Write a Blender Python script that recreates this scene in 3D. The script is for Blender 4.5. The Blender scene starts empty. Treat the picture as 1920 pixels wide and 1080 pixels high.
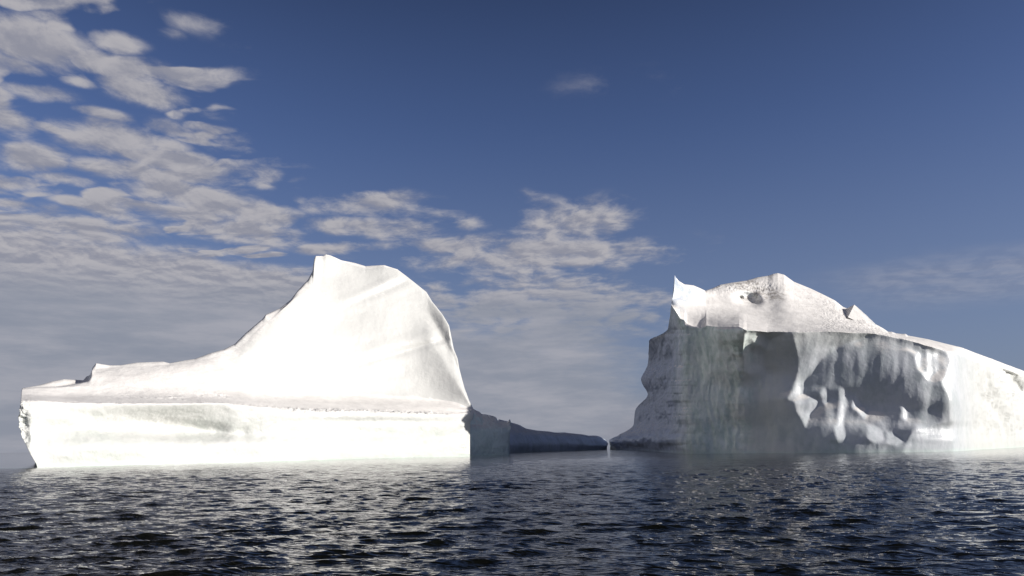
import bpy, math
import numpy as np
from mathutils import Matrix, Vector

SC = bpy.context.scene
COL = SC.collection
RAD = math.radians

# ------------------------------------------------------------------ camera
CAM_H, FPX = 3.0, 1493.0
PITCH, ROLL = math.atan(298.0 / FPX), RAD(0.65)
camd = bpy.data.cameras.new('camera'); cam = bpy.data.objects.new('camera', camd)
COL.objects.link(cam); SC.camera = cam
camd.sensor_width = 36.0; camd.lens = FPX / 1920.0 * 36.0
camd.clip_start = 0.1; camd.clip_end = 200000.0
CM = Matrix.Translation((0, 0, CAM_H)) @ Matrix.Rotation(RAD(90) + PITCH, 4, 'X') @ Matrix.Rotation(-ROLL, 4, 'Z')
cam.matrix_world = CM
CR = np.array(CM.to_3x3())

def ray(px, py):
    """world direction of a photograph position (1920x1080), y component = 1"""
    px = np.asarray(px, float); py = np.asarray(py, float)
    d = np.stack([(px - 960) / FPX, -(py - 540) / FPX, -np.ones_like(px)], -1) @ CR.T
    return d / d[..., 1:2]

def at(px, py, D):
    """the point Y = D metres ahead that is seen at px, py"""
    p = ray(px, py) * np.asarray(D, float)[..., None]
    p[..., 2] += CAM_H
    return p

# ------------------------------------------------------------------ light
SUN_AZ, SUN_EL = RAD(14.5), RAD(15.8)          # from the right (+X), a little behind the viewer
sd = Vector((math.cos(SUN_AZ) * math.cos(SUN_EL), -math.sin(SUN_AZ) * math.cos(SUN_EL), math.sin(SUN_EL)))
ld = bpy.data.lights.new('sun', 'SUN'); lo = bpy.data.objects.new('sun', ld); COL.objects.link(lo)
ld.energy = 5.0; ld.angle = RAD(0.5); ld.color = (1.0, 0.955, 0.89)
lo.rotation_euler = sd.to_track_quat('Z', 'Y').to_euler()
lo.location = (200, -60, 80)
SC.view_settings.view_transform = 'Standard'; SC.view_settings.look = 'None'
SC.view_settings.exposure = 0.12; SC.view_settings.gamma = 1.0

# ------------------------------------------------------------------ node helper
class NT:
    def __init__(s, tree): s.t = tree; s.t.nodes.clear()
    def n(s, kind, ins=None, **props):
        nd = s.t.nodes.new(kind)
        for k, v in props.items(): setattr(nd, k, v)
        for k, v in (ins or {}).items(): s.set(nd.inputs[k], v)
        return nd
    def set(s, sock, v):
        if isinstance(v, bpy.types.NodeSocket): s.t.links.new(v, sock)
        else: sock.default_value = v
    def m(s, op, a, b=None, c=None, clamp=False):
        nd = s.t.nodes.new('ShaderNodeMath'); nd.operation = op; nd.use_clamp = clamp
        for i, v in enumerate((a, b, c)):
            if v is not None: s.set(nd.inputs[i], v)
        return nd.outputs[0]
    def v(s, op, a, b=None, c=None, out=0):
        nd = s.t.nodes.new('ShaderNodeVectorMath'); nd.operation = op
        for i, v in enumerate((a, b, c)):
            if v is not None: s.set(nd.inputs[i], v)
        return nd.outputs[out]
    def mr(s, x, a, b, c=0.0, d=1.0, kind='SMOOTHSTEP'):
        nd = s.t.nodes.new('ShaderNodeMapRange'); nd.interpolation_type = kind
        for i, v in enumerate((x, a, b, c, d)): s.set(nd.inputs[i], v)
        return nd.outputs[0]
    def mix(s, f, a, b, mode='MIX'):
        nd = s.t.nodes.new('ShaderNodeMix'); nd.data_type = 'RGBA'; nd.blend_type = mode
        s.set(nd.inputs[0], f); s.set(nd.inputs[6], a); s.set(nd.inputs[7], b)
        return nd.outputs[2]
    def noise(s, vec, scale, detail=4, rough=0.5, dist=0.0, lac=2.0, out=0):
        nd = s.t.nodes.new('ShaderNodeTexNoise')
        s.set(nd.inputs['Vector'], vec); nd.inputs['Scale'].default_value = scale
        nd.inputs['Detail'].default_value = detail; nd.inputs['Roughness'].default_value = rough
        nd.inputs['Distortion'].default_value = dist; nd.inputs['Lacunarity'].default_value = lac
        return nd.outputs[out]
    def xyz(s, v):
        nd = s.t.nodes.new('ShaderNodeSeparateXYZ'); s.set(nd.inputs[0], v); return nd.outputs
    def comb(s, x, y, z):
        nd = s.t.nodes.new('ShaderNodeCombineXYZ')
        for i, q in enumerate((x, y, z)): s.set(nd.inputs[i], q)
        return nd.outputs[0]

# ------------------------------------------------------------------ sky
def azel(px, py):
    d = ray([px], [py])[0]; d = d / np.linalg.norm(d)
    return math.atan2(d[0], d[1]), math.asin(d[2])

world = bpy.data.worlds.new('World'); SC.world = world; world.use_nodes = True
W = NT(world.node_tree)
gen = W.n('ShaderNodeTexCoord').outputs['Generated']
dirn = W.v('NORMALIZE', gen)
dx, dy, dz = W.xyz(dirn)
sky = W.n('ShaderNodeTexSky', sky_type='NISHITA', sun_disc=False, sun_elevation=SUN_EL,
          sun_rotation=math.atan2(sd.x, sd.y), altitude=0.0, air_density=1.0, dust_density=0.6, ozone_density=2.0).outputs[0]
az = W.m('ARCTAN2', dx, dy); el = W.m('ARCSINE', dz)
ae = W.comb(az, el, 0.0)
# cloud deck coordinates (a flat layer overhead, compressing toward the horizon)
inv = W.m('DIVIDE', 1.0, W.m('ADD', W.m('MAXIMUM', dz, 0.0), 0.10))
deck = W.comb(W.m('MULTIPLY', dx, inv), W.m('MULTIPLY', dy, inv), 0.0)
warp = W.v('SCALE', W.v('SUBTRACT', W.noise(deck, 2.2, 4, 0.55, out=1), (0.5, 0.5, 0.5)), None)
warp.node.inputs['Scale'].default_value = 0.22
aew = W.v('ADD', ae, W.v('MULTIPLY', warp, (0.35, 0.16, 0.0)))
#        x    y    rx   ry  strength
BLOBS = [(70, 75, 150, 58, 1.0), (175, 110, 70, 30, .9), (20, 115, 80, 24, .9), (60, 172, 85, 22, .9),
 (225, 72, 60, 26, .85), (248, 128, 80, 30, .95), (275, 166, 90, 32, 1.), (150, 152, 45, 14, .7), (190, 215, 70, 12, .7),
 (20, 228, 60, 24, 1.), (50, 292, 80, 34, 1.), (225, 262, 130, 40, 1.), (250, 322, 130, 24, 1.), (20, 348, 75, 22, .9),
 (140, 384, 55, 14, .8), (350, 362, 150, 34, 1.), (430, 392, 130, 34, 1.), (450, 436, 130, 26, 1.), (25, 396, 60, 14, .9),
 (150, 432, 170, 30, .95), (375, 38, 75, 34, .42), (480, 95, 60, 20, .26), (440, 268, 60, 30, .6), (480, 322, 40, 30, .75),
 (440, 215, 110, 14, .3), (690, 382, 150, 26, .8), (700, 428, 150, 26, .8), (850, 405, 80, 24, .5), (860, 460, 160, 26, .8),
 (1080, 425, 130, 60, .8), (1010, 480, 260, 40, .9), (1180, 470, 90, 30, .55), (980, 370, 60, 14, .4), (1150, 380, 80, 20, .35),
 (110, 328, 90, 18, .9), (300, 300, 110, 26, 1.0), (320, 236, 60, 20, .7), (90, 240, 60, 12, .7), (100, 20, 70, 16, .6), (330, 60, 40, 14, .35), (210, 400, 90, 22, .9), (380, 330, 80, 18, .9), (300, 400, 120, 16, .8), (510, 410, 50, 26, .8), (620, 468, 90, 14, .8), (1000, 580, 280, 70, .95),
 (1150, 168, 170, 40, .195), (995, 232, 80, 30, .225), (545, 100, 30, 10, .16)]
mask = 0.0
for (bx, by, rx, ry, st) in BLOBS:
    a, e = azel(bx, by)
    sx = 2 / (azel(bx + rx, by)[0] - azel(bx - rx, by)[0]) / 1.2
    sy = 2 / (azel(bx, by - ry)[1] - azel(bx, by + ry)[1]) / 1.2
    q = W.v('MULTIPLY_ADD', aew, (sx, sy, 0), (-a * sx, -e * sy, 0))
    f = W.mr(W.v('LENGTH', q, out=1), 1.3, 0.1, 0.0, st)
    mask = f if isinstance(mask, float) else W.m('MAXIMUM', mask, f)
sm = W.noise(W.v('ADD', W.v('MULTIPLY', deck, (1.0, 1.5, 1.0)), warp), 3.6, 3, 0.5)
reg = W.m('MULTIPLY', W.mr(W.m('ADD', az, W.m('MULTIPLY', el, 0.55)), -0.02, -0.22), W.mr(el, 0.05, 0.2))
mask = W.m('MAXIMUM', mask, W.m('MULTIPLY', reg, W.mr(sm, 0.47, 0.60, 0.0, 0.85)))
# low overcast bank on the left and centre
lo1 = W.mr(W.m('ADD', el, W.m('MULTIPLY', az, 0.10)), 0.215, 0.16, 0.0, 1.0)
lo1 = W.m('MULTIPLY', lo1, W.mr(az, -0.05, -0.22, 0.0, 1.0))
lo2 = W.m('MULTIPLY', W.mr(el, 0.235, 0.10, 0.0, 1.0), W.mr(az, 0.26, 0.05, 0.0, 1.0))
lo2 = W.m('MULTIPLY', lo2, 0.9)
rr = W.m('MULTIPLY', W.mr(W.m('ABSOLUTE', W.m('SUBTRACT', el, 0.178)), 0.042, 0.0, 0.0, 0.42), W.mr(az, 0.32, 0.5, 0.0, 1.0))
behind = W.m('MULTIPLY', W.mr(dy, 0.3, -0.3, 0.0, 0.45), W.noise(dirn, 2.0, 3))
# puffs
deck2 = W.v('MULTIPLY', deck, (1.0, 0.88, 1.0))
def puffs(off, det):
    q = W.v('ADD', deck2, W.v('ADD', warp, off))
    vo = W.n('ShaderNodeTexVoronoi', {'Vector': q, 'Scale': 7.5, 'Smoothness': .6}, feature='SMOOTH_F1').outputs['Distance']
    return W.m('ADD', W.m('MULTIPLY', W.noise(q, 8.0, det, 0.63), 0.72), W.m('MULTIPLY', W.m('SUBTRACT', 0.93, vo), 0.33))
n1 = puffs((0.0, 0.0, 0.0), 7)
n2 = puffs((0.020, -0.032, 0.0), 5)
bank = W.m('MAXIMUM', lo1, lo2)
cov = W.m('MAXIMUM', mask, behind)
dens = W.m('ADD', W.m('MULTIPLY', cov, 1.36), W.m('MULTIPLY', W.m('SUBTRACT', n1, 0.5), 3.0))
puff = W.mr(dens, 0.22, 1.30, 0.0, 1.0)
puff = W.m('MULTIPLY', puff, W.mr(cov, 0.0, 0.5, 0.0, 0.93))
nb = W.noise(W.v('MULTIPLY', aew, (1.0, 3.6, 1.0)), 5.5, 7, 0.62)
bn = W.m('ADD', W.m('MULTIPLY', W.m('SUBTRACT', nb, 0.5), 1.9), W.m('MULTIPLY', W.m('SUBTRACT', n1, 0.5), W.mr(el, 0.05, 0.22, 0.3, 1.5)))
bankd = W.mr(W.m('ADD', W.m('MULTIPLY', bank, 1.35), bn), 0.15, 1.15, 0.0, 0.93)
bankd = W.m('MULTIPLY', bankd, W.mr(bank, 0.0, 0.35))
wisp = W.m('MULTIPLY', rr, W.mr(W.noise(W.v('MULTIPLY', ae, (1.0, 9.0, 1.0)), 2.5, 5, 0.6), 0.3, 0.65))
alpha = W.m('MAXIMUM', W.m('MAXIMUM', puff, bankd), wisp)
lit = W.mr(W.m('SUBTRACT', n1, n2), -0.13, 0.13, 0.0, 1.0)
thick = W.mr(dens, 0.9, 2.2, 0.0, 1.0)
lit = W.m('MULTIPLY', lit, W.m('SUBTRACT', 1.0, W.m('MULTIPLY', thick, 0.35)))
ccol = W.mix(lit, (0.285, 0.29, 0.345, 1), (0.47, 0.455, 0.475, 1))
lown = W.noise(W.v('MULTIPLY', ae, (1.0, 5.0, 1.0)), 5.0, 6, 0.6)
bcol = W.mix(W.mr(lown, 0.38, 0.68), (0.265, 0.288, 0.35, 1), (0.385, 0.388, 0.435, 1))
lowf = W.m('MULTIPLY', W.mr(el, 0.22, 0.15), W.mr(az, 0.35, 0.1))
ccol = W.mix(lowf, ccol, bcol)
# sky body: Nishita, its hue brought to the photographed deep polarised blue
skyc = W.mix(1.0, sky, (0.057, 0.058, 0.083, 1), 'MULTIPLY')
skyc = W.mix(W.mr(el, 0.9, 0.34, 0.9, 0.0), skyc, (0, 0, 0, 1))  # darkens toward the zenith; above view, added to deepen water and shaded ice
hz = W.mr(el, 0.36, 0.0, 0.0, 1.0)
skyc = W.mix(W.m('MULTIPLY', W.mr(el, 0.42, 0.0), 0.62), skyc, (0.20, 0.25, 0.37, 1))
skyc = W.mix(W.m('MULTIPLY', W.mr(el, 0.08, 0.0), 0.6), skyc, (0.30, 0.29, 0.33, 1))
final = W.mix(alpha, skyc, ccol)
bg = W.n('ShaderNodeBackground', {'Color': final, 'Strength': 0.93})
W.n('ShaderNodeOutputWorld', {'Surface': bg.outputs[0]})
world.cycles.sampling_method = 'MANUAL'; world.cycles.sample_map_resolution = 512

# ------------------------------------------------------------------ numpy noise
def _hash(ix, iy, iz, seed):
    h = (ix.astype(np.uint32) * np.uint32(374761393) + iy.astype(np.uint32) * np.uint32(668265263)
         + iz.astype(np.uint32) * np.uint32(2147483647) + np.uint32(seed * 1013904223 & 0xffffffff))
    h = (h ^ (h >> np.uint32(13))) * np.uint32(1274126177)
    h = (h ^ (h >> np.uint32(16))) * np.uint32(2246822519)
    return (h ^ (h >> np.uint32(15)))

def gnoise(p, seed=0):
    i = np.floor(p).astype(np.int64); f = p - i
    w = f * f * f * (f * (f * 6 - 15) + 10)
    out = 0.0
    for cx in (0, 1):
        for cy in (0, 1):
            for cz in (0, 1):
                h = _hash(i[..., 0] + cx, i[..., 1] + cy, i[..., 2] + cz, seed)
                gx = (h & 1023) / 511.5 - 1; gy = ((h >> 10) & 1023) / 511.5 - 1; gz = ((h >> 20) & 1023) / 511.5 - 1
                v = gx * (f[..., 0] - cx) + gy * (f[..., 1] - cy) + gz * (f[..., 2] - cz)
                out = out + v * (w[..., 0] if cx else 1 - w[..., 0]) * (w[..., 1] if cy else 1 - w[..., 1]) * (w[..., 2] if cz else 1 - w[..., 2])
    return out

def fbm(p, octaves=5, gain=0.5, seed=0, ridged=False):
    a, s, t = 1.0, 0.0, 0.0
    for o in range(octaves):
        v = gnoise(p * 2.0 ** o + 17.3 * o, seed + o)
        if ridged: v = 0.5 - np.abs(v) * 1.6
        s = s + a * v; t += a; a *= gain
    return s / t

def smooth(x, a, b):
    t = np.clip((x - a) / (b - a), 0, 1); return t * t * (3 - 2 * t)

def pchip(xk, yk, x):
    xk = np.asarray(xk, float); yk = np.asarray(yk, float)
    if len(xk) < 3: return np.interp(x, xk, yk)
    h = np.diff(xk); d = np.diff(yk) / h
    m = np.zeros_like(yk); m[0] = d[0]; m[-1] = d[-1]
    for i in range(1, len(yk) - 1):
        if d[i - 1] * d[i] > 0:
            w1, w2 = 2 * h[i] + h[i - 1], h[i] + 2 * h[i - 1]
            m[i] = (w1 + w2) / (w1 / d[i - 1] + w2 / d[i])
    k = np.clip(np.searchsorted(xk, x) - 1, 0, len(h) - 1)
    t = np.clip((x - xk[k]) / h[k], 0, 1)
    return ((2 * t**3 - 3 * t**2 + 1) * yk[k] + (t**3 - 2 * t**2 + t) * h[k] * m[k]
            + (-2 * t**3 + 3 * t**2) * yk[k + 1] + (t**3 - t**2) * h[k] * m[k + 1])

# ------------------------------------------------------------------ mesh helpers
def mesh_np(name, verts, faces, mat, parent=None, tris=None, shade=True):
    me = bpy.data.meshes.new(name)
    verts = np.asarray(verts, np.float32); faces = np.asarray(faces, np.int32)
    nt = 0 if tris is None else len(tris)
    loops = faces.ravel() if nt == 0 else np.concatenate([faces.ravel(), np.asarray(tris, np.int32).ravel()])
    me.vertices.add(len(verts)); me.vertices.foreach_set('co', verts.ravel())
    me.loops.add(len(loops)); me.loops.foreach_set('vertex_index', loops.astype(np.int32))
    nf = len(faces)
    me.polygons.add(nf + nt)
    st = np.concatenate([np.arange(nf) * 4, nf * 4 + np.arange(nt) * 3]).astype(np.int32)
    me.polygons.foreach_set('loop_start', st)
    me.update(calc_edges=True); me.validate()
    if shade: me.polygons.foreach_set('use_smooth', np.ones(nf + nt, bool))
    me.materials.append(mat)
    ob = bpy.data.objects.new(name, me); COL.objects.link(ob)
    if parent: ob.parent = parent
    return ob

def grid_faces(nv, nu, wrap_u=False):
    i = np.arange(nv - 1)[:, None]; j = np.arange(nu if wrap_u else nu - 1)[None, :]
    j2 = (j + 1) % nu
    a = i * nu + j; b = i * nu + j2; c = (i + 1) * nu + j2; d = (i + 1) * nu + j
    return np.stack([a, b, c, d], -1).reshape(-1, 4)

def grid_normals(P):
    du = np.gradient(P, axis=1); dv = np.gradient(P, axis=0)
    n = np.cross(du, dv)
    return n / (np.linalg.norm(n, axis=-1, keepdims=True) + 1e-9)

def tag(o, label=None, cat=None, group=None, kind=None):
    for k, v in (('label', label), ('category', cat), ('group', group), ('kind', kind)):
        if v: o[k] = v
    return o

def thing(name, loc, label, cat, group=None):
    e = bpy.data.objects.new(name, None); COL.objects.link(e); e.location = loc
    return tag(e, label, cat, group)

def put(ob, root):
    """parent ob (built in world coordinates) to root, keeping where it stands"""
    off = Vector(root.location)
    co = np.empty(len(ob.data.vertices) * 3, np.float32); ob.data.vertices.foreach_get('co', co)
    co = co.reshape(-1, 3) - np.array(off, np.float32)
    ob.data.vertices.foreach_set('co', co.ravel()); ob.data.update()
    ob.parent = root
    return ob

def loft(rows, vk, ucount, vcounts, refs, relief=None, linear_rows=()):
    """rows: control curves (x, y, D) in photograph position + depth; returns PX, PY, D grids"""
    u = np.linspace(0, 1, ucount)
    PX, PY, DD = [], [], []
    for k, row in enumerate(rows):
        a = np.array(row, float)
        rx = [a[0, 0]] + [r for r in refs[0][1:-1]] + [a[-1, 0]]
        for q in range(1, len(rx)):
            if rx[q] <= rx[q - 1]: rx[q] = rx[q - 1] + 1e-3
        x = np.interp(u, refs[1], rx)
        PX.append(x)
        PY.append(np.interp(x, a[:, 0], a[:, 1]) if k in linear_rows else pchip(a[:, 0], a[:, 1], x))
        DD.append(pchip(a[:, 0], a[:, 2], x))
    PX, PY, DD = map(np.array, (PX, PY, DD))
    v = np.concatenate([np.linspace(vk[i], vk[i + 1], vcounts[i], endpoint=False) for i in range(len(vcounts))] + [[vk[-1]]])
    def vint(A):
        return np.stack([pchip(vk, A[:, j], v) for j in range(A.shape[1])], 1)
    return vint(PX), vint(PY), vint(DD), v

# ------------------------------------------------------------------ materials
def ice_material(name, snow=(0.90, 0.87, 0.84), ice=(0.80, 0.85, 0.84), dark=(0.50, 0.61, 0.58),
                 dark_amt=0.35, scale=0.06, zone=None, dirt=None, blue=None, green=None, tops=(.30, .55), streak=True, bump=0.5):
    m = bpy.data.materials.new(name); m.use_nodes = True
    T = NT(m.node_tree)
    pos = T.n('ShaderNodeNewGeometry').outputs['Position']
    tn = T.n('ShaderNodeNewGeometry').outputs['True Normal']
    jit = T.v('SCALE', T.v('SUBTRACT', T.noise(pos, .09, 5, .6, out=1), (.5, .5, .5)), None)
    jit.node.inputs['Scale'].default_value = 34.0
    x, y, _z = T.xyz(T.v('ADD', pos, jit)); z = T.xyz(pos)[2]; nx, ny, nz = T.xyz(tn)
    top = T.mr(T.m('ADD', nz, T.m('MULTIPLY', T.m('SUBTRACT', T.noise(pos, 0.25, 5), 0.5), 0.35)), tops[0], tops[1])
    sv = T.v('MULTIPLY', pos, (1.0, 1.0, 0.7)) if streak else pos
    a1 = T.noise(sv, scale, 6, 0.6, 0.6)
    a2 = T.noise(sv, scale * 7, 6, 0.6, 0.2)
    f = T.mr(T.m('ADD', T.m('MULTIPLY', a1, 0.6), T.m('MULTIPLY', a2, 0.4)), 0.40, 0.62)
    amt = dark_amt
    if zone: amt = zone(T, x, y, z)
    icec = T.mix(T.m('MULTIPLY', f, amt), (*ice, 1), (*dark, 1))
    if green:
        fl = T.mr(T.noise(T.v('MULTIPLY', pos, (1.0, 1.0, 0.28)), 1.1, 4, .65), .52, .66)
        f = T.m('MULTIPLY', f, T.m('SUBTRACT', 1.0, T.m('MULTIPLY', fl, .6)))
        icec = T.mix(green(T, x, y, z), icec, T.mix(f, (0.90, 0.96, 0.92, 1), (0.62, 0.73, 0.67, 1)))
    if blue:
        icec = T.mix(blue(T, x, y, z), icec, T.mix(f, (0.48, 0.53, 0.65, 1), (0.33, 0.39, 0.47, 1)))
    top = T.m('MULTIPLY', top, T.mr(z, 8, 12))
    # clear-ice bands low by the water, wave-washed
    wet = T.mr(T.m('ADD', z, T.m('MULTIPLY', T.noise(pos, 0.15, 4), 1.6)), 2.2, 0.9)
    icec = T.mix(T.m('MULTIPLY', wet, 0.35), icec, (0.60, 0.72, 0.66, 1))
    sn = T.mix(T.mr(T.noise(T.v('MULTIPLY', pos, (1, 1, 3)), 0.10, 7, 0.6), 0.35, 0.65), (*snow, 1), (snow[0] * 0.90, snow[1] * 0.90, snow[2] * 0.90, 1))
    col = T.mix(top, icec, sn)
    if dirt:
        dm = dirt(T, x, y, z, pos)
        col = T.mix(dm, col, (0.17, 0.14, 0.11, 1))
    h = T.m('ADD', T.m('MULTIPLY', T.noise(pos, 0.9, 8, 0.62), 1.0), T.m('MULTIPLY', T.noise(T.v('MULTIPLY', pos, (1, 1, 0.4)), 0.35, 6, 0.6), 1.4))
    bp = T.n('ShaderNodeBump', {'Height': h, 'Strength': 1.0, 'Distance': bump})
    rough = T.mix(top, T.comb(0.38, 0.38, 0.38), T.comb(0.75, 0.75, 0.75))
    bs = T.n('ShaderNodeBsdfPrincipled', {'Base Color': col, 'Roughness': rough, 'Normal': bp.outputs[0], 'IOR': 1.31})
    T.n('ShaderNodeOutputMaterial', {'Surface': bs.outputs[0]})
    return m

# ------------------------------------------------------------------ iceberg on the left
def DL(x):
    t = (np.asarray(x, float) - 70) / 810.0
    return 1.0 / ((1 - t) / 167.0 + t / 285.0)

def rowL(pts, off):
    """pts (x, y) or (x, y, extra offset); off = metres behind the front waterline"""
    return [(p[0], p[1], float(DL(p[0])) + off + (p[2] if len(p) > 2 else 0)) for p in pts]

SKY_L = [(42, 728), (52, 726), (75, 722), (98, 715), (119, 711), (140, 712), (156, 713), (162, 706), (170, 703), (173, 690),
 (180, 681), (205, 685), (225, 685), (255, 680), (305, 678), (318, 681), (345, 676), (365, 673), (395, 662), (420, 655),
 (440, 645), (460, 625), (492, 598), (498, 590), (525, 578), (545, 562), (558, 545), (577, 525), (586, 508), (589, 485),
 (592, 480), (605, 480), (611, 477), (620, 479), (640, 488), (665, 493), (685, 499), (720, 497), (745, 505), (765, 520),
 (790, 540), (800, 548), (810, 565), (830, 590), (842, 610), (847, 635), (851, 655), (858, 672), (861, 690), (870, 725), (880, 752), (888, 767)]
def ridge_off(x): return float(np.interp(x, [42, 160, 175, 300, 430, 520, 600, 660, 800, 850, 888], [30, 33, 35, 34, 36, 46, 60, 62, 44, 26, 10]))
rowsL = [
 rowL([(74, 905), (200, 902), (480, 896), (880, 880)], 0),
 rowL([(70, 876), (200, 872), (480, 866), (700, 860), (880, 855)], 0),
 rowL([(50, 838), (200, 836, -.5), (300, 836, .5), (480, 833), (700, 830), (871, 832)], -0.3),
 rowL([(36, 800), (150, 804, 2), (300, 806, 5.5), (400, 808, 5), (480, 812, 1), (700, 812), (867, 812)], 1.0),
 rowL([(35, 775), (150, 782, 1), (300, 780, 4.2), (420, 788, 3), (500, 790, .5), (700, 792), (870, 792)], 0.7),
 rowL([(38, 754), (60, 753), (150, 757), (300, 758), (400, 757), (480, 763), (560, 769), (700, 772), (840, 777), (882, 774)], 1.5),
 rowL([(39, 750), (60, 749), (150, 754), (300, 755), (400, 754), (480, 760), (560, 766.5), (700, 769), (840, 774), (883, 772)], 4.0),
 rowL([(40, 738), (150, 742), (300, 741), (420, 745), (560, 755), (700, 760), (800, 763, -3), (870, 767, -9), (884, 770, -11.5)], 15),
 [(x, y, float(DL(x)) + .60 * ridge_off(x) + 1) for x, y in ((41, 731), (165, 722), (300, 722), (450, 728), (600, 738), (750, 744), (850, 752), (886, 768))],
 [(x, y, float(DL(x)) + .74 * ridge_off(x)) for x, y in ((42, 729.5), (162, 714), (174, 704), (300, 700), (430, 690), (500, 662), (600, 625), (700, 618), (800, 635), (850, 705), (887, 768))],
 [(x, y, float(DL(x)) + .89 * ridge_off(x)) for x, y in ((42, 728.5), (162, 713), (174, 692), (300, 686), (430, 664), (500, 605), (590, 535), (640, 523), (720, 545), (800, 590), (845, 660), (880, 752), (888, 767))],
 [(x, y, float(DL(x)) + ridge_off(x)) for x, y in SKY_L],
 [(x, y + 6 + 0.12 * (850 - y), float(DL(x)) + ridge_off(x) + 16) for x, y in SKY_L],
 [(44, 800, 240), (300, 790, 275), (600, 760, 340), (800, 780, 345), (880, 800, 325)],
 [(72, 880, 245), (300, 880, 290), (600, 880, 355), (800, 880, 360), (876, 880, 335)],
]
vkL = [0, .5, 1, 2, 2.6, 3.2, 3.4, 4.2, 5.0, 6.5, 8.0, 9.0, 9.8, 12, 14]
vcL = [6, 26, 40, 24, 24, 8, 30, 26, 60, 60, 44, 10, 12, 8]
NUL = 860
PX, PY, DD, vL = loft(rowsL, vkL, NUL, vcL, ([0, 1], [0, 1]), linear_rows=(11, 12))
front = (1 - smooth(vL, 2.9, 3.5))[:, None]
slope = (smooth(vL, 3.3, 4.6) * (1 - smooth(vL, 8.3, 9.0)))[:, None]
# big soft planes and hollows of the slope
def dent(cx, cy, rx, ry, d, ang=0.0, hard=1.0):
    c, s = math.cos(ang), math.sin(ang)
    u = ((PX - cx) * c + (PY - cy) * s) / rx; w = (-(PX - cx) * s + (PY - cy) * c) / ry
    r = u * u + w * w
    return d * np.exp(-r ** hard)
rel = (dent(640, 600, 120, 22, 1.6, -.35) - dent(760, 640, 110, 14, 1.8, -.28) + dent(770, 655, 110, 6, 1.6, -.28)
       - dent(720, 530, 60, 8, 1.3, -.4) + dent(730, 540, 60, 7, 1.6, -.4) - dent(700, 560, 90, 30, 2.0, .3)
       + dent(480, 680, 90, 18, 2.0, -.2) - dent(560, 640, 60, 40, 3.0) + dent(600, 510, 10, 40, 1.5)
       - dent(840, 640, 20, 12, 1.2, -.5) + dent(833, 655, 26, 8, 1.2, .4) + dent(520, 705, 160, 8, 1.0) - dent(360, 705, 130, 8, 1.4, -.1))
rel = rel * slope * .5
rel += front * (dent(180, 790, 50, 16, 1.0, .3) + dent(330, 800, 90, 14, 2.2, .12) - dent(440, 800, 20, 40, .8) + dent(455, 815, 14, 16, .8) - dent(60, 800, 14, 60, 1.5)
                + dent(700, 790, 120, 6, 1.0) + dent(800, 825, 50, 8, .8, -.2))
PX = PX + 5.0 * fbm(np.stack([PY / 14, PY / 40, PY * 0 + 7.7], -1), 4, .6, 151) * smooth(PX, 850, 872) * (1 - smooth(vL, 4.0, 5.0))[:, None]
P = at(PX, PY, DD + rel)
N = grid_normals(P)
big = fbm(P * np.array([.05, .05, .08]), 5, .5, 3)
mid = fbm(P * .22, 5, .52, 11)
fac = fbm(P * np.array([.11, .11, .16]), 4, .5, 21, ridged=True)
rough_lip = np.exp(-((vL - 3.3) / .2) ** 2)[:, None] * (.15 + .9 * smooth(PX, 420, 560) * (1 - smooth(PX, 780, 870)))
hashf = fbm(P * np.array([.45, .45, .9]), 5, .6, 31)
pebble = np.exp(-((PX - 370) / 120) ** 2 - ((PY - 742) / 9) ** 2) * .8 * smooth(fbm(P * .12, 3, .5, 37), -.1, .35)
edge = np.exp(-((PX - 40) / 12) ** 2) * front
amp = front * (1.5 * big + .4 * mid + .6 * (fac - .2)) + slope * (1.1 * big + .15 * mid) + (rough_lip + pebble + edge * 1.6) * hashf * 1.8 + .06 * hashf
amp = amp * (0.25 + 0.75 * smooth(np.abs(vL - 9.0), 0, .6))[:, None] * smooth(vL, 0.2, 0.9)[:, None]
P = P + N * amp[..., None] * np.where(N[..., 1:2] > 2, -1, 1)
sgn = -1.0

def close_mesh(name, P, mat, cap0=None):
    nv, nu = P.shape[:2]
    F = grid_faces(nv, nu)
    V = P.reshape(-1, 3)
    c0, c1 = (P[:, 0].mean(0) if cap0 is None else at(*cap0)), P[:, -1].mean(0)
    V = np.vstack([V, c0, c1]); i0, i1 = nv * nu, nv * nu + 1
    T = []
    for i in range(nv - 1):
        T.append((i * nu, (i + 1) * nu, i0)); T.append(((i + 1) * nu + nu - 1, i * nu + nu - 1, i1))
    T.append(((nv - 1) * nu, 0, i0)); T.append((nu - 1, (nv - 1) * nu + nu - 1, i1))
    return mesh_np(name, V, F, mat, tris=np.array(T))

ice_left = ice_material('white_glacier_ice', tops=(.60, .80), ice=(0.65, 0.65, 0.63), dark=(0.555, 0.59, 0.555), scale=.05,
    zone=lambda T, x, y, z: T.m('MULTIPLY', T.mr(T.m('ABSOLUTE', T.m('SUBTRACT', z, 7.5)), 6.0, 1.0), .75), bump=.09)
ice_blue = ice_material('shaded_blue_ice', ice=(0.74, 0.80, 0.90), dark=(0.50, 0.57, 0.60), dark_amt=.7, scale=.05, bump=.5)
ice_green = ice_material('green_clear_ice', ice=(0.84, 0.93, 0.91), dark=(0.66, 0.78, 0.75), dark_amt=.8, scale=.07, bump=.5)

bergL = thing('iceberg', (-60, 240, 0), 'tall white iceberg on the left with a curved sunlit peak above a flat snow shelf', 'iceberg')
put(close_mesh('ice_body', P, ice_left, (220, 800, 250)), bergL)

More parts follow.
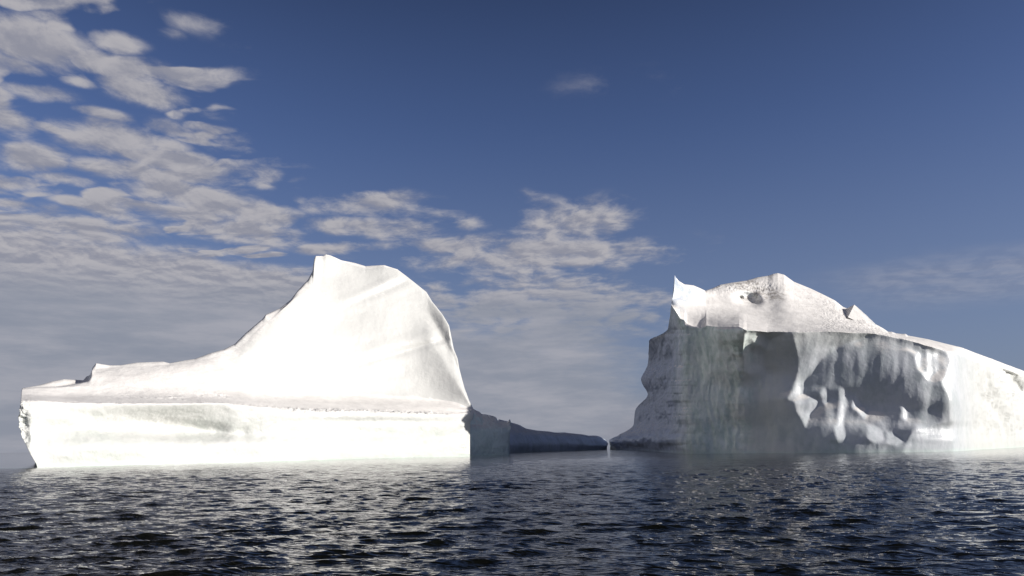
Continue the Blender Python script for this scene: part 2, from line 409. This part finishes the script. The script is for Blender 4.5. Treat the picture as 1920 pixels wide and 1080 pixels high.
# the spur of clear ice at its right foot
def simple_berg(rows, vk, vc, nu, lin, amps, seed, name, mat):
    PX, PY, DD, v = loft(rows, vk, nu, vc, ([0, 1], [0, 1]), linear_rows=lin)
    P = at(PX, PY, DD); N = grid_normals(P)
    a = amps[0] * fbm(P * np.array([.06, .06, .03]), 4, .5, seed) + amps[1] * fbm(P * np.array([.3, .3, .1]), 5, .55, seed + 5) + amps[2] * fbm(P * 1.1, 3, .5, seed + 9)
    kv = vk[lin[0]]
    a = a * (.25 + .75 * smooth(np.abs(v - kv), 0, .8))[:, None]
    return close_mesh(name, P + N * a[..., None], mat), P
SK_B = [(850, 775), (870, 768), (884, 765), (890, 769), (898, 772), (903, 777), (912, 778), (925, 780), (931, 783), (933, 788), (943, 790), (953, 790), (955, 786), (957, 787), (958, 793)]
DB = lambda x, o=0: float(np.interp(x, [850, 958], [300, 322])) + o
rowsB = [[(850, 880, 300), (955, 876, 322)], [(850, 856, 300), (900, 853.5, 310), (954, 851, 321)], [(850, 835, 301), (900, 834, 309), (952.5, 834, 320)],
 [(850, 812, 301), (900, 812, 309), (955.5, 812, 320)], [(850, 797, 303), (900, 797, 311), (958, 797, 322)],
 [(x, y, DB(x, 6)) for x, y in SK_B], [(850, 800, 340), (957, 800, 340)], [(850, 880, 345), (954, 880, 342)]]
spur, _ = simple_berg(rowsB, [0, .5, 1, 2, 3, 4, 5, 6], [4, 24, 40, 30, 20, 8, 8], 190, (5,), (2.2, .9, .12), 41, 'ice_spur', ice_green)
put(spur, bergL); tag(spur, 'low shaded spur of grey green ice at the foot of the peak')

# ------------------------------------------------------------------ low ridge of ice between the two
SK_C = [(935, 786), (950, 790), (962, 793), (975, 797), (985, 803), (1005, 807), (1020, 808), (1040, 810.5), (1060, 811), (1075, 813), (1090, 814), (1105, 817), (1120, 817), (1128, 820), (1135, 825), (1140.5, 832)]
DC = lambda x, o=0: 1.0 / float(np.interp(x, [935, 1138], [1 / 415., 1 / 660.])) + o
rowsC = [[(x, y, DC(x)) for x, y in ((935, 872), (1138, 862))],
 [(x, y, DC(x)) for x, y in ((935, 849.5), (1040, 846), (1138, 842.5))],
 [(x, y, DC(x, -1)) for x, y in ((935, 835), (1000, 836), (1060, 835), (1138.5, 837))],
 [(x, y, DC(x, 5)) for x, y in ((935, 818), (975, 820), (1060, 825), (1138, 833))],
 [(x, y, DC(x, 30)) for x, y in SK_C],
 [(x, y + 14, DC(x, 60)) for x, y in ((935, 800), (1040, 815), (1137, 830))],
 [(x, 875, DC(x, 90)) for x in (935, 1136)]]
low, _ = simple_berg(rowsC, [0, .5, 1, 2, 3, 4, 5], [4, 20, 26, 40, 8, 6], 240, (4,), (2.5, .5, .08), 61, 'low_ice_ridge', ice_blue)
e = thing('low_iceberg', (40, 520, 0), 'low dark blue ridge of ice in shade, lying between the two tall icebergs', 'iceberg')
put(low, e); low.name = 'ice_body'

# ------------------------------------------------------------------ iceberg on the right
WL = [(1143, 843, 690), (1200, 845.5, 520), (1240, 847, 380), (1285, 849.5, 283), (1330, 850, 278), (1390, 850, 270), (1450, 850.5, 260), (1520, 850.5, 259),
      (1600, 849.5, 260), (1700, 847, 260), (1785, 844.5, 264), (1850, 841, 330), (1920, 838, 408), (2100, 832, 560)]
LIP = [(1259, 571, 290), (1275, 597, 285), (1283, 600, 284.5), (1288, 608, 283.5), (1300, 612, 282), (1315, 615, 280.5), (1322, 613, 280), (1324, 610, 280), (1345, 613.5, 277), (1386, 613.5, 272), (1400, 619, 268),
       (1440, 622, 261), (1500, 623, 258), (1555, 622, 259), (1640, 625.5, 262), (1700, 637, 264), (1745, 650, 266), (1785, 661, 272), (1850, 681, 334), (1920, 705, 412), (2100, 805, 566)]
wl = np.array(WL); lp = np.array(LIP)
XS = [1285, 1330, 1390, 1450, 1520, 1600, 1700, 1785, 1850, 1920, 2010, 2100]
def cliff_row(f, start, batter=lambda x: 0.0):
    r = [start]
    for x in XS:
        yw, yl = np.interp(x, wl[:, 0], wl[:, 1]), np.interp(x, lp[:, 0], lp[:, 1])
        dw, dl = np.interp(x, wl[:, 0], wl[:, 2]), np.interp(x, lp[:, 0], lp[:, 2])
        r.append((x, yw + (yl - yw) * f, dw + (dl - dw) * f + batter(x)))
    return r
SKY_R = [(1262, 548, 296), (1263.5, 530, 296), (1265, 516, 296), (1268, 521, 297), (1273, 527, 298), (1283, 533, 301), (1300, 535, 307), (1312, 540, 312), (1322, 545, 316), (1335, 541, 321),
 (1350, 534, 328), (1372, 530, 332), (1400, 526, 338), (1420, 520, 343), (1440, 517, 348), (1450, 513.5, 350), (1458, 512, 352), (1470, 515, 353), (1488, 528, 352),
 (1520, 541, 349), (1545, 553, 346), (1565, 563, 343), (1580, 575, 340), (1592, 580, 338), (1600, 583, 336), (1620, 592, 332), (1640, 607, 328), (1655, 615, 325),
 (1665, 622, 323), (1672, 622, 322), (1680, 625, 321), (1690, 626, 319), (1698, 626, 318), (1702, 629, 317), (1740, 636, 311), (1800, 651, 308), (1860, 673, 366), (1920, 696, 430), (2000, 735, 500), (2100, 800, 580)]
foot = lambda d: (lambda x: d * float(np.interp(x, [1500, 1700, 1920], [0, .5, 1])))
rowsR = [[(x, y + 24, d) for x, y, d in WL], WL,
 cliff_row(.085, (1141.5, 829, 688), foot(-.8)), cliff_row(.17, (1160, 816, 655), foot(0.5)), cliff_row(.26, (1187, 797, 600), foot(2.2)),
 cliff_row(.37, (1191, 768, 592), foot(1.5)), cliff_row(.48, (1214, 740, 500)), cliff_row(.61, (1202, 711, 500)),
 cliff_row(.74, (1216, 680, 470)), cliff_row(.86, (1217, 640, 400)), cliff_row(.945, (1250, 618, 315)), LIP,
 [(x, y - 1.5, d + 2.5) for x, y, d in LIP],
 [(1260, 561, 292), (1285, 570, 294), (1330, 579, 297), (1400, 581, 303), (1458, 578, 307), (1540, 590, 306), (1600, 606, 301), (1680, 629.5, 289), (1740, 641, 286), (1785, 652.5, 288), (1850, 673, 343), (1920, 699, 420), (2100, 802, 573)],
 SKY_R, [(x, y + 8 + .05 * (850 - y), d + 18) for x, y, d in SKY_R],
 [(1225, 740, 600), (1400, 720, 480), (1700, 720, 420), (2100, 820, 560)],
 [(1150, 862, 720), (1400, 862, 560), (1700, 862, 480), (2100, 862, 600)]]
vkR = [0, .5, 1, 2, 3, 4, 5, 6, 7, 8, 8.8, 9.5, 9.7, 11.5, 13.5, 14.2, 16, 18]
vcR = [4, 16, 22, 24, 28, 28, 32, 32, 32, 22, 20, 6, 44, 50, 10, 10, 8]
NUR = 1000
PX, PY, DD, vR = loft(rowsR, vkR, NUR, vcR, ([0, 1285, 1390, 1785, 1], [0, .20, .34, .78, 1]), linear_rows=(11, 12, 14, 15))

# round off the two corners of the cliff
kern = np.hanning(61); kern /= kern.sum()
pad = np.pad(DD, ((0, 0), (30, 30)), mode='edge')
SM = np.stack([np.convolve(r, kern, 'valid') for r in pad])
wk = (smooth(PX - PX[:, :1], 12, 40) * smooth(PX, 1225, 1260) * (1 - smooth(PX, 1480, 1520))) * (1 - smooth(vR, 8.9, 9.5))[:, None]
DD = DD * (1 - wk) + SM * wk
# fluted, hollowed front: scallop relief solved from which flanks turn to the right (+) and to the left (-)
def poly_mask(X, Y, poly):
    inside = np.zeros(X.shape, bool); n = len(poly); j = n - 1
    for i in range(n):
        xi, yi = poly[i]; xj, yj = poly[j]
        if yi != yj:
            inside ^= ((yi > Y) != (yj > Y)) & (X < (xj - xi) * (Y - yi) / (yj - yi) + xi)
        j = i
    return inside
def blur(A, n=1):
    for _ in range(n):
        B = np.pad(A, 1, mode='edge')
        A = (B[1:-1, :-2] + 2 * B[1:-1, 1:-1] + B[1:-1, 2:]) / 4
        B = np.pad(A, 1, mode='edge')
        A = (B[:-2, 1:-1] + 2 * B[1:-1, 1:-1] + B[2:, 1:-1]) / 4
    return A
GX0, GX1, GY0, GY1, GS = 1380., 1940., 605., 860., 1.5
gx = np.arange(GX0, GX1, GS); gy = np.arange(GY0, GY1, GS); XX, YY = np.meshgrid(gx, gy)
LIT = [
 [(1384, 600), (1395, 600), (1410, 605), (1478, 605), (1478, 624), (1462, 626), (1445, 635), (1440, 648), (1437, 655), (1420, 645), (1411, 637), (1405, 645), (1411, 665), (1406, 690), (1402, 704), (1398, 675), (1398, 650), (1393, 632)],
 [(1427, 688), (1436, 688), (1437, 702), (1433, 712), (1434, 740), (1426, 714), (1423, 700)],
 [(1477, 605), (1640, 605), (1640, 626), (1600, 640), (1568, 650), (1565, 657), (1540, 672), (1523, 700), (1509, 712), (1506, 740), (1535, 748), (1535, 760), (1520, 775), (1510, 804), (1500, 782), (1492, 770), (1489, 752), (1473, 750), (1485, 735), (1493, 710), (1497, 690), (1495, 660), (1487, 635)],
 [(1537, 735), (1545, 726), (1554, 745), (1548, 762), (1540, 755)],
 [(1574, 727), (1588, 731), (1588, 760), (1580, 790), (1587, 825), (1570, 830), (1563, 800), (1570, 795), (1574, 760)],
 [(1600, 744), (1610, 745), (1618, 765), (1632, 768), (1622, 784), (1610, 772), (1598, 764)],
 [(1625, 795), (1640, 798), (1655, 810), (1659, 826), (1640, 831), (1625, 822)],
 [(1663, 811), (1676, 809), (1697, 829), (1680, 836), (1662, 832)],
 [(1698, 650), (1727, 661), (1728, 690), (1742, 702), (1738, 655), (1745, 652), (1750, 700), (1744, 715), (1720, 688), (1714, 664)],
 [(1690, 762), (1700, 765), (1700, 790), (1692, 785)],
 [(1695, 842), (1700, 826), (1718, 800), (1735, 800), (1780, 792), (1791, 783), (1786, 750), (1768, 722), (1766, 712), (1772, 706), (1782, 680), (1776, 656), (1760, 658), (1757, 668), (1762, 692), (1755, 700), (1748, 645), (1700, 630), (1640, 626), (1640, 605), (1945, 605), (1945, 865), (1695, 865)],
]
LM = np.zeros(XX.shape, bool)
for q in LIT: LM |= poly_mask(XX, YY, q)
wob = fbm(np.stack([XX / 26, YY / 44, XX * 0], -1), 4, .55, 71)
LMf = blur(LM.astype(float), 4)
BD = pchip([1285, 1330, 1390, 1450, 1520, 1600, 1700, 1785, 1850, 1920, 2010], np.interp([1285, 1330, 1390, 1450, 1520, 1600, 1700, 1785, 1850, 1920, 2010], wl[:, 0], wl[:, 2]), gx)
bslope = np.gradient(BD) / np.gradient((gx - 960) / FPX * BD)
gxs = (LMf * (.26 - bslope) + (1 - LMf) * (-.47 * (1 - .75 * smooth(YY, 815, 845) * smooth(XX, 1570, 1640)) - .2 * smooth(YY, 765, 800) * (1 - smooth(XX, 1480, 1540)) - bslope)) * GS * .172 * (1 - smooth(gx, 1779, 1785))          # metres of depth per cell: flanks facing right / left
gxs += fbm(np.stack([(XX + .12 * YY) / 20, YY / 130, XX * 0 + 2.2], -1), 3, .55, 79) * .55 * GS * .172
gxs -= smooth(YY, 700, 720) * (1 - smooth(XX, 1436, 1450)) * .35 * GS * .172
gxs += (fbm(np.stack([XX / 9, YY / 40, XX * 0], -1), 3, .5, 75) * .05 + (1 - LMf) * fbm(np.stack([(XX + .35 * YY) / 30, (YY - .3 * XX) / 90, XX * 0], -1), 3, .5, 78) * .12) * GS * .172
lam, eps = .045, .00003
def Aop(R):
    dxR = np.diff(R, axis=1); dyR = np.diff(R, axis=0)
    out = eps * R
    out[:, 1:] += dxR; out[:, :-1] -= dxR
    out[1:] += lam * dyR; out[:-1] -= lam * dyR
    return out
b = np.zeros_like(XX); g = (gxs[:, 1:] + gxs[:, :-1]) / 2
b[:, 1:] += g; b[:, :-1] -= g
R = np.zeros_like(XX); r = b - Aop(R); p = r.copy(); rs = (r * r).sum()
for _ in range(900):
    Ap = Aop(p); al = rs / (p * Ap).sum(); R += al * p; r -= al * Ap; rn = (r * r).sum(); p = r + rn / rs * p; rs = rn
    if rs < 1e-9: break
R = R - R[:, :12].mean()
print('relief range', R.min(), R.max())
ui = np.clip((np.clip(PX, 1394, 1783) - GX0) / GS, 0, len(gx) - 1.001); vi = np.clip((PY - GY0) / GS, 0, len(gy) - 1.001)
i0 = ui.astype(int); j0 = vi.astype(int); fu = ui - i0; fv = vi - j0
RS = (R[j0, i0] * (1 - fu) * (1 - fv) + R[j0, i0 + 1] * fu * (1 - fv) + R[j0 + 1, i0] * (1 - fu) * fv + R[j0 + 1, i0 + 1] * fu * fv)
xm = smooth(PX, 1290, 1402) * (1 - smooth(PX, 1788, 1930))
topfade = (1 - smooth(vR, 9.6, 12.0))[:, None]
RS = RS * xm * topfade
frontR = (1 - smooth(vR, 9.0, 9.7))[:, None]; topR = (smooth(vR, 9.5, 10.3) * (1 - smooth(vR, 13.1, 13.5)))[:, None]
rel = (dent(1404, 562, 24, 13, 6.5, .15, 2.0) - dent(1425, 556, 10, 12, 2.0) + dent(1389, 558, 5, 3, 3.0, 0, 2)
       - dent(1475, 560, 26, 40, 3.0) + dent(1420, 540, 22, 12, 2.5, .2) + dent(1335, 555, 30, 10, 2.0) - dent(1360, 548, 20, 8, 1.5)) * topR
# facets of the far right flank
rel += frontR * smooth(PX, 1800, 1840) * 2.4 * (dent(1885, 690, 12, 26, 5, -.6) + dent(1902, 722, 10, 22, 5, -.7) - dent(1860, 700, 16, 60, 3, -.35) + dent(1850, 755, 10, 26, 2.5, -.6)
       + dent(1912, 755, 7, 24, 3) - dent(1890, 760, 10, 40, 2.5, -.2) - dent(1830, 720, 14, 50, 2))
PX = PX + (13 * fbm(np.stack([PY / 34, PX * 0, PX * 0 + 1.3], -1), 4, .55, 171) * np.exp(-((PX - 1285) / 40) ** 2) + 10 * fbm(np.stack([PY / 28, PX * 0, PX * 0 + 4.3], -1), 4, .55, 173) * np.exp(-((PX - 1390) / 36) ** 2)) * (1 - smooth(vR, 8.8, 9.4))[:, None]
PY = PY + 2.4 * fbm(np.stack([PX / 13, PX * 0, PX * 0 + 3.3], -1), 4, .6, 131) * np.exp(-((vR - 9.5) / .22) ** 2)[:, None]
P = at(PX, PY, DD + RS + rel); N = grid_normals(P)
leftw = (1 - smooth(PX, 1238, 1318)) * frontR; green = smooth(PX, 1238, 1318) * (1 - smooth(PX, 1385, 1395)) * frontR
face = smooth(PX, 1388, 1400) * frontR
big = fbm(P * np.array([.05, .05, .035]), 4, .5, 103)
flute = fbm(P * np.array([.16, .16, .065]), 5, .55, 107)
rid = fbm(P * np.array([.10, .10, .05]), 4, .5, 111, ridged=True)
mid = fbm(P * .25, 5, .55, 113); fine = fbm(P * .9, 4, .55, 117)
fold = fbm(P * np.array([.085, .085, .028]) + np.array([0, 0, 5.]), 3, .45, 161)
strat = fbm(P * np.array([.02, .02, .14]), 4, .5, 119)
amp = (leftw * (3.0 * strat + .7 * mid + 2.0 * big) + green * (1.6 * fold + 1.0 * flute + 3.4 * (fbm(P * np.array([.09, .09, .03]), 4, .5, 163, ridged=True) - .1) + .5 * mid)
       + face * ((1.5 + 2.2 * (1 - smooth(PX, 1440, 1490))) * fold * (1 - smooth(PX, 1780, 1830)) + .07 * mid) + face * smooth(PX, 1790, 1850) * (3.2 * fbm(P * np.array([.09, .09, .07]), 4, .5, 141) + 2.2 * (fbm(P * np.array([.08, .08, .06]), 3, .5, 143, ridged=True) - .15)) + topR * (1.0 * big + .25 * mid)
       + .06 * fine + topR * fine * .45 * smooth(PX, 1520, 1560) * (1 - smooth(PX, 1680, 1700)) + topR * fine * .8 * np.exp(-((PX - 1400) / 60) ** 2 - ((PY - 538) / 14) ** 2))
amp = amp * (.3 + .7 * smooth(np.abs(vR - 13.5), 0, .6))[:, None] * smooth(vR, .3, .9)[:, None] * (.35 + .65 * smooth(PX - PX[:, :1], 0, 10))
amp = amp * (1 - .75 * smooth(PY, 800, 825) * smooth(PX, 1380, 1500))
P = P + N * amp[..., None]

def blueR(T, x, y, z):  # slate-blue shade painted into the left wall and the cliff hollow
    hol_shade = T.m('MULTIPLY', T.m('MULTIPLY', T.mr(x, 78, 100), T.mr(x, 185, 125)), T.mr(z, 44, 30))
    return T.m('MAXIMUM', T.mr(T.m('MULTIPLY_ADD', y, 1.0, T.m('MULTIPLY', x, -1.5)), 170, 225), T.m('MULTIPLY', hol_shade, .45))
def zoneR(T, x, y, z):   # clearer, greener ice on the corner that faces left; hollow's shade painted darker
    g = T.m('MULTIPLY', T.mr(x, 84, 74), T.mr(y, 345, 300))
    hol_shade = T.m('MULTIPLY', T.m('MULTIPLY', T.mr(x, 78, 100), T.mr(x, 190, 125)), T.mr(z, 44, 30))
    return T.m('ADD', T.m('MULTIPLY_ADD', g, .80, .10), T.m('MULTIPLY', hol_shade, .25))
def dirtR(T, x, y, z, pos):
    sp = T.mr(T.noise(pos, .55, 6, .75), .57, .64)
    sp2 = T.mr(T.noise(T.v('MULTIPLY', pos, (.5, 1, 2)), .9, 5, .7), .55, .64)
    reg = T.m('MULTIPLY', T.m('MULTIPLY', T.mr(x, 108, 118), T.mr(x, 146, 136)), T.mr(z, 40, 44))
    a = T.m('MULTIPLY', T.m('MULTIPLY', T.m('MAXIMUM', sp, T.m('MULTIPLY', sp2, .4)), reg), .42)
    reg2 = T.m('MULTIPLY', T.mr(T.m('ABSOLUTE', T.m('SUBTRACT', x, 101)), 12, 4), T.mr(z, 57, 62))
    b = T.m('MULTIPLY', T.m('MULTIPLY', T.mr(T.noise(pos, .4, 7, .75), .46, .58), reg2), .6)
    return T.m('MAXIMUM', a, b)
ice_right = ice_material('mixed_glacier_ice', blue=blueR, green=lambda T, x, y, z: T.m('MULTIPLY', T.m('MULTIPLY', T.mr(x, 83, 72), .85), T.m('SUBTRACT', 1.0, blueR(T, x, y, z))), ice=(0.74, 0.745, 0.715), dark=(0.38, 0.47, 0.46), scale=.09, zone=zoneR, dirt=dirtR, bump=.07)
bergR = thing('iceberg', (140, 300, 0), 'broad iceberg on the right with a fluted shaded cliff under a sloping sunlit snow cap', 'iceberg')
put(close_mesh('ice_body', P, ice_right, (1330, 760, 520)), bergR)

# leaning block of clean ice near its crest
def block(name, pts, mat, root, sub=4, amp=.35, seed=5):
    import bmesh
    bm = bmesh.new()
    for p in pts: bm.verts.new(p)
    bmesh.ops.convex_hull(bm, input=bm.verts)
    bmesh.ops.triangulate(bm, faces=bm.faces)
    bmesh.ops.subdivide_edges(bm, edges=bm.edges, cuts=sub, use_grid_fill=True)
    co = np.array([v.co[:] for v in bm.verts]); nz = fbm(co * .35, 4, .5, seed)[:, None] * np.array([[1, 1, 1]]) * amp
    for v, d in zip(bm.verts, nz): v.co += Vector(d)
    me = bpy.data.meshes.new(name); bm.to_mesh(me); bm.free(); me.materials.append(mat)
    ob = bpy.data.objects.new(name, me); COL.objects.link(ob)
    return put(ob, root)
pin = [at(*q) for q in ((1602, 571, 326), (1590, 595, 309), (1650, 622, 309), (1622, 589, 331), (1585, 588, 320), (1578, 583, 333), (1645, 611, 322), (1625, 600, 340))]
tag(block('ice_block', pin, ice_left, bergR), 'angular block of clean ice leaning on the snow slope')

# ------------------------------------------------------------------ sea
def make_sea():
    rng = np.random.default_rng(7)
    r1 = [0.5, 2, 4, 6, 8]; r = 9.0
    while r < 260: r1.append(r); r *= 1.0031
    while r < 700: r1.append(r); r *= 1.006
    while r < 60000: r1.append(r); r *= 1.10
    rr = np.array(r1)
    th = np.concatenate([np.linspace(-math.pi, -RAD(40), 36, endpoint=False), np.linspace(-RAD(40), RAD(40), 860, endpoint=False), np.linspace(RAD(40), math.pi, 36, endpoint=False)])
    Rg, Th = np.meshgrid(rr, th, indexing='ij')
    X = Rg * np.sin(Th); Y = Rg * np.cos(Th)
    dr = np.gradient(rr)[:, None]
    calm_l = smooth(Y, 150, 166) * (1 - smooth(X, -0.52 * Y - 8, -0.52 * Y + 2))
    calm = np.clip(1 - .85 * calm_l, 0, 1) * (1 - .6 * smooth(Y, 90, 220))
    ZZ = np.zeros_like(X); DX = np.zeros_like(X); DY = np.zeros_like(X)
    nw = 130
    lam = np.exp(rng.uniform(math.log(.22), math.log(3.0), nw))
    main = RAD(-78)          # travelling mostly toward the viewer
    for L in lam:
        ang = main + rng.normal(0, .62 if L < 1 else .45)
        k = 2 * math.pi / L
        st = (.024 if L < .6 else .0375 if L < 2.0 else .022) * (1.0 if L < 3.5 else .6) * rng.uniform(.6, 1.3)
        A = st / k
        f = np.clip((L / dr - 2.5) / 2.0, 0, 1)
        if f.max() <= 0: continue
        n = int((f.max(axis=1) > 0).sum())
        idx = np.where(f.max(axis=1) > 0)[0]
        s = slice(idx.min(), idx.max() + 1)
        cx, cy = math.cos(ang), math.sin(ang)
        ph = k * (X[s] * cx + Y[s] * cy) + rng.uniform(0, 6.28)
        a = A * f[s] * calm[s]
        ZZ[s] += a * np.cos(ph); DX[s] -= cx * a * 1.7 * np.sin(ph); DY[s] -= cy * a * 1.7 * np.sin(ph)
    gust = .75 + .9 * fbm(np.stack([X * .03, Y * .018, X * 0], -1), 3, .5, 201)
    P = np.stack([X + DX * gust, Y + DY * gust, ZZ * gust], -1)
    nr, nt = Rg.shape
    F = grid_faces(nr, nt, wrap_u=True)[:, ::-1]
    V = np.vstack([P.reshape(-1, 3), [[0, 0, 0]]])
    T = np.array([(j, (j + 1) % nt, nr * nt) for j in range(nt)])[:, ::-1]
    m = bpy.data.materials.new('sea_water'); m.use_nodes = True
    S = NT(m.node_tree)
    pos = S.n('ShaderNodeNewGeometry').outputs['Position']
    x, y, z = S.xyz(pos)
    pv = S.v('MULTIPLY', pos, (1.0, 1.25, 0.0))
    rot = S.n('ShaderNodeVectorRotate', {'Vector': pv, 'Angle': RAD(12)}, rotation_type='Z_AXIS').outputs[0]
    def crest(v, sc, d, dist):
        n = S.noise(v, sc, d, .5, dist)
        return S.m('SUBTRACT', 1.0, S.m('ABSOLUTE', S.m('MULTIPLY_ADD', n, 2.0, -1.0)))
    h1 = crest(S.v('MULTIPLY', rot, (.55, 1.5, 1)), 1.9, 2, .4)
    h2 = crest(S.v('MULTIPLY', rot, (.5, 1.4, 1)), .75, 2, .3)
    h3 = S.noise(S.v('MULTIPLY', rot, (.6, 1.3, 1)), .30, 2, .5, .2)
    h = S.m('ADD', S.m('MULTIPLY', h1, .060), S.m('ADD', S.m('MULTIPLY', h2, .085), S.m('MULTIPLY', h3, .08)))
    slick = S.m('MULTIPLY', S.mr(y, 150, 166), S.mr(S.m('ADD', x, S.m('MULTIPLY', y, .52)), 2, -8))
    amp = S.m('MULTIPLY', S.m('SUBTRACT', 1.0, S.m('MULTIPLY', slick, .8)), S.mr(y, 110, 210, 1.0, .4))
    bp = S.n('ShaderNodeBump', {'Height': S.m('MULTIPLY', h, amp), 'Strength': 1.0, 'Distance': 1.0})
    gl = S.n('ShaderNodeAttribute', attribute_name='shoal').outputs['Fac']
    gl = S.m('MULTIPLY', gl, S.mr(S.noise(pos, .12, 4), .30, .62))
    bcol = S.mix(gl, (0.0045, 0.005, 0.004, 1), (0.28, 0.46, 0.35, 1))
    bs = S.n('ShaderNodeBsdfPrincipled', {'Base Color': bcol, 'Roughness': .03, 'IOR': 1.333, 'Specular Tint': (1.0, .84, .64, 1), 'Normal': bp.outputs[0]})
    S.n('ShaderNodeOutputMaterial', {'Surface': bs.outputs[0]})
    ob = mesh_np('water', V, F, m, tris=T)
    # ice foot under the surface: how close the water lies to a front waterline
    def near(line, reach):
        q = at(np.array([p[0] for p in line]), np.array([p[1] for p in line]), np.array([p[2] for p in line]))[:, :2]
        x, y = V[:, 0], V[:, 1]; best = np.full(len(V), 1e9)
        sel = (y > 120) & (y < 600)
        for a, b in zip(q[:-1], q[1:]):
            d = b - a; t = np.clip(((x[sel] - a[0]) * d[0] + (y[sel] - a[1]) * d[1]) / (d @ d), 0, 1)
            best[sel] = np.minimum(best[sel], np.hypot(x[sel] - a[0] - t * d[0], y[sel] - a[1] - t * d[1]))
        return 1 - smooth(best, 0, reach)
    sh = np.maximum(near([(x, 876 - (x - 70) * 21 / 810, float(DL(x))) for x in (70, 300, 600, 880, 955)], 16), .35 * near([q for q in WL if q[0] > 1250], 9))
    at_ = ob.data.attributes.new('shoal', 'FLOAT', 'POINT'); at_.data.foreach_set('value', sh.astype(np.float32))
    tag(ob, 'dark rippled arctic sea in front of the icebergs', kind='structure')
make_sea()
